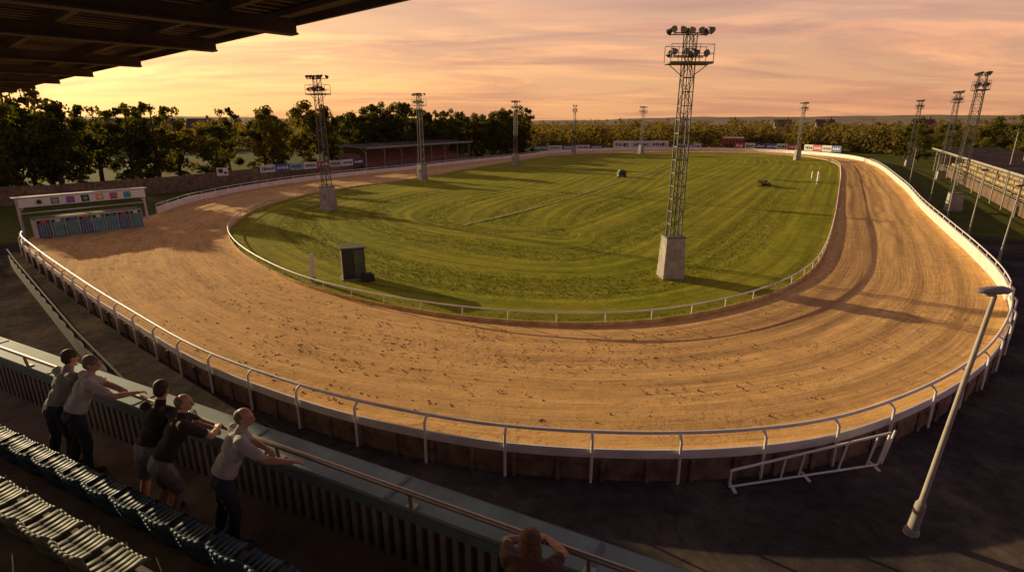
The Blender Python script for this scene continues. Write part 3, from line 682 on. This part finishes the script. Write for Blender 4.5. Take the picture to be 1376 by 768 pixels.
def seat_row(y,z,xs,mat):
    me=seat_mesh([mat,DARKM])
    for x in xs:
        p=SA+SD*x+SN*y
        o=place('stadium_seat',me,(p.x,p.y,z),sang+random.uniform(-.02,.02))
        md=o.modifiers.new('th','SOLIDIFY'); md.thickness=.025
    mb=MB(); mb.tube((xs[0]-.3,.15,.34),(xs[-1]+.3,.15,.34),.03,n=6)
    for x in xs[::3]:
        mb.box((x-.25,.15,.17),(.05,.05,.34)); mb.box((x-.25,.15,.01),(.14,.2,.02))
    mb.obj('seat_beam',[DARKM],(SA.x+SN.x*y,SA.y+SN.y*y,z),sang)
BLUE=M('blue_plastic',(.018,.055,.09),.6,.25,3,bs=.03); GREY=M('grey_plastic',(.12,.135,.11),.65,.3,3,bs=.03)
for m_ in (BLUE,GREY): m_.node_tree.nodes['Principled BSDF'].inputs['Specular IOR Level'].default_value=.25
seat_row(-1.42,FZ+.2,[.2+.53*i for i in range(24)],BLUE)
seat_row(-2.25,FZ+.6,[1.0+.53*i for i in range(13)],GREY)
# canopy : 4.4 m deep along the far end, cut narrow so sun reaches the spectators, full depth over the upper seating
e0=V((-28,31.9,9.42)); e1=V((-1.3,7.8,9.42)); ed=(e1-e0).normalized()
ca=math.atan2(ed.y,ed.x)
mb=MB(); CX0,CX1,CX2=-48,-3.5,13
for xa,xb,dp in((CX0,CX1,4.4),(CX1+.004,CX2,13)):
    Lc=xb-xa; mid=(xa+xb)/2
    mb.box((mid,-.12-dp/2,.30),(Lc,dp,.05),0)
    x=xa+.2
    while x<xb: mb.box((x,-.12-dp/2,.255),(.09,dp-.1,.04),0); x+=.3
    x=xa+1
    while x<xb:
        mb.box((x,-.2-dp/2,-.02),(.14,dp-.2,.2),1); mb.box((x,-.2-dp/2,-.13),(.24,dp-.2,.03),1); x+=4.6
    ys=[-1.3,-2.7,-4.1]+([-5.5,-7,-9] if dp>5 else [])
    for y in ys: mb.box((mid,y,.15),(Lc,.09,.16),1)
Lc=CX2-CX0; mid=(CX0+CX2)/2
mb.box((mid,-.1,.2),(Lc,.06,.3),1); mb.box((mid,-.3,.18),(Lc,.2,.08),1)
mb.obj('stand_canopy',[M('canopy_sheet',(.24,.17,.12),.8,.3,1),M('canopy_beam',(.14,.10,.075),.7,.3,2)],(e1.x,e1.y,e1.z),ca)
mb=MB(); mb.tube((0,0,.2),(0,0,-.35),.02,n=6); mb.tube((-.1,0,-.38),(.2,0,-.46),.12,.16,12); mb.box((0,0,-.38),(.3,.06,.05)); mb.box((0,0,0),(.15,.15,.04))
mb.obj('hanging_spotlight',[DARKM],(-21.3,25.2,9.3),.3)
mb=MB(); pr=resample(np.array([(-31,33),(-28.5,30.6),(-16.5,19.4),(-11,14.5)]),1.5,closed=False)
mb.wall([tuple(p) for p in pr],-.5,.15,.06,0); mb.sweep([(p[0],p[1],.5) for p in pr],.035,6,0)
for p in pr: mb.tube((p[0],p[1],-.5),(p[0],p[1],.5),.03,n=6,mi=0)
mb.obj('crowd_barrier',[M('barrier_dark',(.03,.028,.026),.95,.3,3,bs=.1)])
# ------------------------------------------------------------------ people
def ring_tube(a,b,ra,rb,n=14,m=5):
    a=V(a);b=V(b); d=b-a; L=d.length
    if L<1e-6: d=V((0,0,1)); 
    d.normalize(); u=d.orthogonal().normalized(); w=d.cross(u); rings=[]
    for k in range(m): 
        t=math.pi/2*(k/m); rings.append((a-d*ra*math.cos(t),ra*math.sin(t)))
    rings.append((a,ra)); rings.append((b,rb))
    for k in range(m-1,-1,-1):
        t=math.pi/2*(k/m); rings.append((b+d*rb*math.cos(t),rb*math.sin(t)))
    vs=[];fs=[]
    for c,r_ in rings:
        for i in range(n):
            t=2*math.pi*i/n; vs.append(c+(u*math.cos(t)+w*math.sin(t))*max(r_,1e-4))
    for k in range(len(rings)-1):
        for i in range(n): fs.append((k*n+i,k*n+(i+1)%n,(k+1)*n+(i+1)%n,(k+1)*n+i))
    return vs,fs
def ell(c,r3,R=None,n=20,m=14):
    vs=[];fs=[]
    for k in range(m+1):
        p=math.pi*k/m
        for i in range(n):
            t=2*math.pi*i/n; v=V((r3[0]*math.sin(p)*math.cos(t),r3[1]*math.sin(p)*math.sin(t),r3[2]*math.cos(p)))
            if R is not None: v=R@v
            vs.append(v+V(c))
    for k in range(m):
        for i in range(n): fs.append((k*n+i,(k+1)*n+i,(k+1)*n+(i+1)%n,k*n+(i+1)%n))
    return vs,fs
def person(name,pos,yaw,J,mats,shorts=False,long_sleeve=False,hair='short',female=False,bulk=1.0,scale=1.0):
    prims=[]
    def cap(a,b,ra,rb,l): prims.append(('c',(V(a),V(b),ra,rb),l))
    def el(c,r3,l,R=None): prims.append(('e',(V(c),r3,R or Matrix.Identity(3)),l))
    g=J
    hp=(V(g['hipL'])+V(g['hipR']))/2; ch=V(g['chest']); nk=V(g['neck']); hd=V(g['head'])
    tdir=(ch-hp).normalized()
    Rt=V((0,0,1)).rotation_difference(tdir).to_matrix()
    el(hp+tdir*.03,(.172*bulk,.122*bulk,.14),2,Rt); el(hp+V((0,-.045,-.02)),(.15*bulk,.10,.11),2,Rt)
    el(hp.lerp(ch,.45),(.162*bulk,.122*bulk,.17),1,Rt); el(hp.lerp(ch,.22),(.175*bulk,.132*bulk,.11),1,Rt)
    el(ch-tdir*.03,(.188*bulk,.125*bulk,.19),1,Rt)
    for s in 'LR':
        sh=V(g['sh'+s]); cap(ch+tdir*.07,sh,.085,.070,1)
        e=V(g['el'+s]); w=V(g['wr'+s]); 
        if long_sleeve: cap(sh,e,.068,.054,1); cap(e,e.lerp(w,.95),.054,.040,1)
        else:
            cap(sh,sh.lerp(e,.66),.072,.066,1); cap(sh,e,.054,.044,0); cap(e,e.lerp(w,.35),.045,.044,0); cap(e.lerp(w,.35),w,.044,.029,0)
        hdir=(V(g.get('hd'+s,tuple((w-e).normalized())))).normalized(); side=hdir.cross(V((0,0,1))).normalized(); 
        up=side.cross(hdir).normalized(); sg=1 if s=='L' else -1
        cap(w,w+hdir*.03,.028,.026,0)
        for q in(-.028,-.01,.01,.028): cap(w+hdir*.02+side*q*.6,w+hdir*.088+side*q,.017,.013,0)
        for q,ln in((-.03,.062),(-.01,.074),(.011,.07),(.031,.055)):
            k0=w+hdir*.09+side*q; k1=k0+hdir*ln*.55-up*ln*.2; k2=k1+hdir*ln*.25-up*ln*.55
            cap(k0,k1,.0115,.0105,0); cap(k1,k2,.0105,.0092,0)
        th=w+hdir*.03+side*sg*.03; t1=th+hdir*.035+side*sg*.03-up*.01; cap(th,t1,.015,.0125,0); cap(t1,t1+hdir*.03+side*sg*.004-up*.012,.012,.0105,0)
        h=V(g['hip'+s]); k=V(g['kn'+s]); a=V(g['an'+s])
        if shorts:
            cap(h,h.lerp(k,.85),.10*bulk,.092,2); cap(h.lerp(k,.6),k,.068,.056,0); kk=k.lerp(a,.3); cap(k,kk,.056,.058,0); cap(kk,a,.058,.036,0)
            cap(a.lerp(k,.12),a,.042,.042,5)
        else:
            cap(h,k,.10*bulk,.074,2); kk=k.lerp(a,.3); cap(k,kk,.074,.070,2); cap(kk,a+V((0,0,.02)),.070,.058,2)
        fd=V(g.get('ft'+s,(0,1,0))).normalized()
        cap(V((a.x,a.y,.05))-fd*.04,V((a.x,a.y,.045))+fd*.15,.047,.038,3); cap(V((a.x,a.y,.035))+fd*.08,V((a.x,a.y,.035))+fd*.18,.046,.034,3); cap(a,V((a.x,a.y,.06)),.045,.045,3)
    cap(ch+tdir*.10,nk,.078,.064,1)
    cap(nk-tdir*.05,hd-V((0,0,.04)),.057,.056,0)
    f=V(g.get('face',(0,1,0))).normalized(); rt=f.cross(V((0,0,1))).normalized(); up=rt.cross(f).normalized()
    Rh=Matrix((rt,f,up)).transposed()
    H=lambda x,y,z: hd+rt*x+f*y+up*z
    el(H(0,-.012,.03),(.076,.094,.088),0,Rh); el(H(0,.022,-.035),(.058,.066,.075),0,Rh); el(H(0,.05,-.078),(.03,.032,.026),0,Rh)
    cap(H(0,.083,.012),H(0,.106,-.022),.010,.014,0); el(H(0,.076,.032),(.05,.014,.010),0,Rh)
    for s in(-1,1):
        el(H(s*.078,-.008,-.008),(.012,.022,.033),0,Rh); el(H(s*.03,.083,.012),(.012,.008,.007),6,Rh); el(H(s*.014,.093,-.03),(.01,.008,.007),0,Rh)
    el(H(0,.082,-.052),(.024,.008,.006),7,Rh)
    if hair=='short': el(H(0,-.024,.046),(.086,.100,.092),4,Rh); el(H(0,-.05,-.01),(.079,.066,.075),4,Rh)
    if hair=='thin': el(H(0,-.042,.022),(.083,.085,.078),4,Rh); el(H(0,-.048,-.015),(.077,.062,.062),4,Rh)
    if hair=='long':
        el(H(0,-.022,.035),(.098,.108,.090),4,Rh); el(H(0,-.05,-.05),(.105,.075,.10),4,Rh); el(H(0,-.085,-.15),(.105,.055,.11),4,Rh)
        el(H(.075,-.03,-.09),(.04,.06,.1),4,Rh); el(H(-.075,-.03,-.09),(.04,.06,.1),4,Rh)
        for q in range(9):
            x_=-.085+.021*q; cap(H(x_,-.1+.2*abs(x_),-.08),H(x_*1.15,-.12+.25*abs(x_),-.24-.02*math.sin(q*2.1)),.02,.008,4)
    vs=[];fs=[]
    for kd,dt,l in prims:
        a,b=ring_tube(*dt) if kd=='c' else ell(dt[0],dt[1],dt[2])
        o=len(vs); vs+=[tuple(v) for v in a]; fs+=[tuple(i+o for i in q) for q in b]
    me=bpy.data.meshes.new('b'); me.from_pydata(vs,[],fs); me.update()
    ob=bpy.data.objects.new('b',me); scene.collection.objects.link(ob)
    md=ob.modifiers.new('r','REMESH'); md.mode='VOXEL'; md.voxel_size=.0085
    ms=ob.modifiers.new('s','SMOOTH'); ms.factor=.5; ms.iterations=3
    dg=bpy.context.evaluated_depsgraph_get(); dg.update()
    nm=bpy.data.meshes.new_from_object(ob.evaluated_get(dg)); bpy.data.objects.remove(ob)
    nf=len(nm.polygons); C=np.empty(nf*3,np.float32); nm.polygons.foreach_get('center',C); C=C.reshape(-1,3)
    best=np.full(nf,1e9); lab=np.zeros(nf,int)
    for kd,dt,l in prims:
        if kd=='c':
            a=np.array(dt[0]);b=np.array(dt[1]);ab=b-a; t=np.clip(((C-a)@ab)/max(ab@ab,1e-9),0,1)
            dd=np.linalg.norm(C-a-t[:,None]*ab,axis=1)-(dt[2]*(1-t)+dt[3]*t)
        else:
            Rm=np.array(dt[2]); q=(C-np.array(dt[0]))@Rm; rr=np.array(dt[1]); kq=np.linalg.norm(q/rr,axis=1); dd=(kq-1)*rr.min()
        if l in(1,2,5): dd=dd-.002
        if l==4: dd=dd-.003
        m_=dd<best; best[m_]=dd[m_]; lab[m_]=l
    nv=len(nm.vertices); co_=np.empty(nv*3,np.float32); nm.vertices.foreach_get('co',co_); co_=co_.reshape(-1,3)
    no_=np.empty(nv*3,np.float32); nm.vertices.foreach_get('normal',no_); no_=no_.reshape(-1,3)
    fl=np.zeros(nv); 
    for p_ in nm.polygons:
        if lab[p_.index] in (1,2):
            for vi in p_.vertices: fl[vi]=1
    fold=np.sin(co_[:,2]*48+np.sin(co_[:,0]*17)*2.2+np.sin(co_[:,1]*21)*1.6)*.5+np.sin(co_[:,0]*37+co_[:,2]*19)*.5
    co_+=no_*(fl*fold*.006)[:,None]; nm.vertices.foreach_set('co',co_.ravel())
    nm.materials.clear()
    for m_ in mats: nm.materials.append(m_)
    nm.polygons.foreach_set('material_index',lab.astype(np.int32)); nm.polygons.foreach_set('use_smooth',np.ones(nf,bool)); nm.update()
    nm.name=name
    return place(name,nm,pos,yaw,scale)
def cloth(name,col):
    m,nt,b=nmat(name); ob=N(nt,'ShaderNodeTexCoord').outputs['Object']
    f=noise(nt,mapping(nt,ob,(1,1,.6)),7,3,.5,.8)
    c=ramp(nt,[(.3,tuple(x*.75 for x in col)),(.7,tuple(x*1.1 for x in col))],f); nt.links.new(c,b.inputs['Base Color'])
    b.inputs['Roughness'].default_value=.9; bump(nt,b,mth(nt,'ADD',f,mth(nt,'MULTIPLY',noise(nt,ob,18,2,.5,.5),.4)),.7,.05); return m
SK=M('skin',(.48,.27,.18),.55,.12,8,bs=.1); SHOE=M('shoe',(.04,.038,.036),.6,.2,5); EYE=M('eye',(.02,.015,.012),.2,.1,5,bs=0); LIP=M('lips',(.3,.12,.1),.5,.1,5,bs=0)
HB=M('brown_hair',(.05,.03,.018),.7,.5,40,bs=.5,fine=90); HG=M('grey_hair',(.17,.14,.11),.7,.4,40,bs=.5,fine=90); HR=M('auburn_hair',(.13,.055,.022),.6,.6,40,bs=.8,fine=90)
SOCK=M('sock',(.5,.48,.45),.9,.1,5)
def J(face=(0,1,0),**k):
    j=dict(hipL=(-.1,-.66,.93),hipR=(.1,-.66,.93),knL=(-.12,-.68,.50),knR=(.12,-.60,.50),anL=(-.13,-.80,.09),anR=(.13,-.66,.09),
      chest=(0,-.46,1.29),neck=(0,-.38,1.46),head=(0,-.33,1.60),shL=(-.20,-.44,1.39),shR=(.20,-.44,1.39),
      elL=(-.27,-.20,1.15),elR=(.27,-.18,1.15),wrL=(-.03,-.06,1.105),wrR=(.02,.02,1.11),hdL=(1,.25,-.1),hdR=(-1,.2,-.1),face=face,ftL=(-.2,1,0),ftR=(.2,1,0))
    j.update(k); return j
def pp_(a,s=0): p=SA+SD*a+SN*s; return (p.x,p.y,FZ)
def mm(shirt,tr,hair): return [SK,shirt,tr,SHOE,hair,SOCK,EYE,LIP]
SG=cloth('sage_shirt',(.26,.27,.22)); SWt=cloth('pale_shirt',(.42,.41,.39)); SBk=cloth('black_jacket',(.022,.02,.019)); SB2=cloth('black_tshirt',(.03,.026,.024)); SGy=cloth('grey_tshirt',(.38,.38,.37))
TN=cloth('navy_trousers',(.025,.027,.036)); TG=cloth('grey_shorts',(.20,.185,.16)); TB=cloth('dark_jeans',(.028,.034,.048))
person('standing_spectator',pp_(3.35),sang,J(face=(.1,1,-.2)),mm(SG,TN,HB),hair='short')
person('standing_spectator',pp_(3.98),sang-.35,J(face=(.5,1,-.2),elR=(.30,-.2,1.15),wrR=(.26,.06,1.10),hdR=(-.1,1,-.1)),mm(SWt,TN,HG),hair='short',bulk=1.08)
person('standing_spectator',pp_(5.5,-.03),sang+.15,J(face=(-.3,1,-.25),head=(0,-.33,1.61)),mm(SBk,TG,HB),shorts=True,long_sleeve=True,hair='short',bulk=1.06)
person('standing_spectator',pp_(6.12,-.08),sang-.25,J(face=(.6,1,-.2),hipL=(-.1,-.72,.91),hipR=(.1,-.72,.91),anL=(-.13,-.84,.09),anR=(.13,-.76,.09)),mm(SB2,TG,HG),shorts=True,hair='thin',scale=.97)
person('standing_spectator',pp_(7.25,-.06),sang-.5,J(face=(.5,1,-.1),elL=(-.24,-.26,1.14),wrL=(-.02,-.14,1.10),elR=(.31,-.22,1.15),wrR=(.42,.02,1.10),hdR=(.35,1,-.1)),mm(SGy,TB,HG),hair='thin',bulk=1.1)
person('standing_spectator',pp_(10.72,-.05),sang+.15,J(face=(-.1,1,-.25),hipL=(-.1,-.80,.88),hipR=(.1,-.80,.88),knL=(-.11,-.78,.48),knR=(.11,-.70,.48),anL=(-.12,-.86,.09),anR=(.12,-.76,.09),
    chest=(0,-.52,1.14),neck=(0,-.40,1.27),head=(0,-.31,1.375),shL=(-.18,-.46,1.22),shR=(.18,-.46,1.22),elL=(-.29,-.16,1.16),elR=(.29,-.16,1.16),wrL=(-.08,-.02,1.14),wrR=(.08,.02,1.14)),mm(cloth('dark_rust_top',(.10,.055,.04)),TN,HR),hair='long',scale=.96)
# ------------------------------------------------------------------ sun, world, camera
EL=12; AZ=-52.5
az=math.radians(AZ); el_=math.radians(EL)
sd=V((math.sin(az)*math.cos(el_),math.cos(az)*math.cos(el_),math.sin(el_)))
sl=bpy.data.lights.new('sun','SUN'); sl.energy=5; sl.angle=math.radians(.5); sl.color=(1,.76,.42)
so=bpy.data.objects.new('sun',sl); so.rotation_euler=sd.to_track_quat('Z','Y').to_euler(); so.location=(0,0,60); scene.collection.objects.link(so)
w=bpy.data.worlds.new("World"); scene.world=w; w.use_nodes=True; nt=w.node_tree
bg=nt.nodes['Background']; tc=N(nt,'ShaderNodeTexCoord').outputs['Generated']
sky=N(nt,'ShaderNodeTexSky',sky_type='NISHITA'); sky.sun_disc=False; sky.sun_elevation=el_; sky.sun_rotation=az; sky.dust_density=3
sx=N(nt,'ShaderNodeSeparateXYZ'); nt.links.new(tc,sx.inputs[0]); zc=mth(nt,'MAXIMUM',sx.outputs[2],0.0)
grad=ramp(nt,[(0,(9.4,4.5,1.8)),(.07,(8.8,4.6,2.1)),(.2,(7.2,4.1,2.6)),(.34,(3.8,2.5,2.1)),(.6,(1.4,1.15,1.35)),(1,(.95,.9,1.25))],zc)
dt=N(nt,'ShaderNodeVectorMath',operation='DOT_PRODUCT'); nt.links.new(tc,dt.inputs[0]); dt.inputs[1].default_value=(math.sin(az),math.cos(az),.08)
gl=mth(nt,'POWER',mth(nt,'MAXIMUM',dt.outputs['Value'],0.0),6.0)
col=mixc(nt,.88,sky.outputs[0],grad)
col=mixc(nt,gl,col,mixc(nt,1.0,col,(5.5,3.2,.7),'ADD'))
aw=mth(nt,'MULTIPLY_ADD',dt.outputs['Value'],-.5,.5)
col=mixc(nt,mth(nt,'MULTIPLY',aw,1.0,clamp=True),col,mixc(nt,1.0,col,(.62,.62,.95),'MULTIPLY'))
dv=mth(nt,'ADD',zc,.10); cx=mth(nt,'DIVIDE',sx.outputs[0],dv); cy=mth(nt,'DIVIDE',sx.outputs[1],dv)
cb=N(nt,'ShaderNodeCombineXYZ'); nt.links.new(cx,cb.inputs[0]); nt.links.new(cy,cb.inputs[1])
cn=noise(nt,mapping(nt,cb.outputs[0],(.5,1.1,1),rot=(0,0,.25)),1.0,8,.62,1.1); cn2=noise(nt,mapping(nt,cb.outputs[0],(.22,.5,1),(4,2,0)),1.0,3,.5)
cm=mth(nt,'MULTIPLY',ramp(nt,[(.46,0.0),(.60,1.0)],cn),ramp(nt,[(.40,.15),(.54,1.0)],cn2))
cm=mth(nt,'MULTIPLY',cm,ramp(nt,[(.02,.3),(.1,1.0)],zc))
col=mixc(nt,cm,col,mixc(nt,1.0,col,(1.42,1.28,1.08),'MULTIPLY'))
cd=ramp(nt,[(.46,0.0),(.62,.8)],noise(nt,mapping(nt,cb.outputs[0],(.32,.8,1),(11,5,0),(0,0,.15)),1.0,7,.6,1.0))
col=mixc(nt,cd,col,mixc(nt,1.0,col,(.74,.69,.84),'MULTIPLY'))
nt.links.new(col,bg.inputs['Color']); bg.inputs['Strength'].default_value=.112
cam=bpy.data.cameras.new('camera'); co=bpy.data.objects.new('camera',cam); scene.collection.objects.link(co)
cam.lens=739/1376*36; cam.sensor_width=36; cam.clip_end=9000; cam.clip_start=.05
co.location=(0,0,8); co.rotation_euler=(math.radians(90-16.6),0,0); scene.camera=co
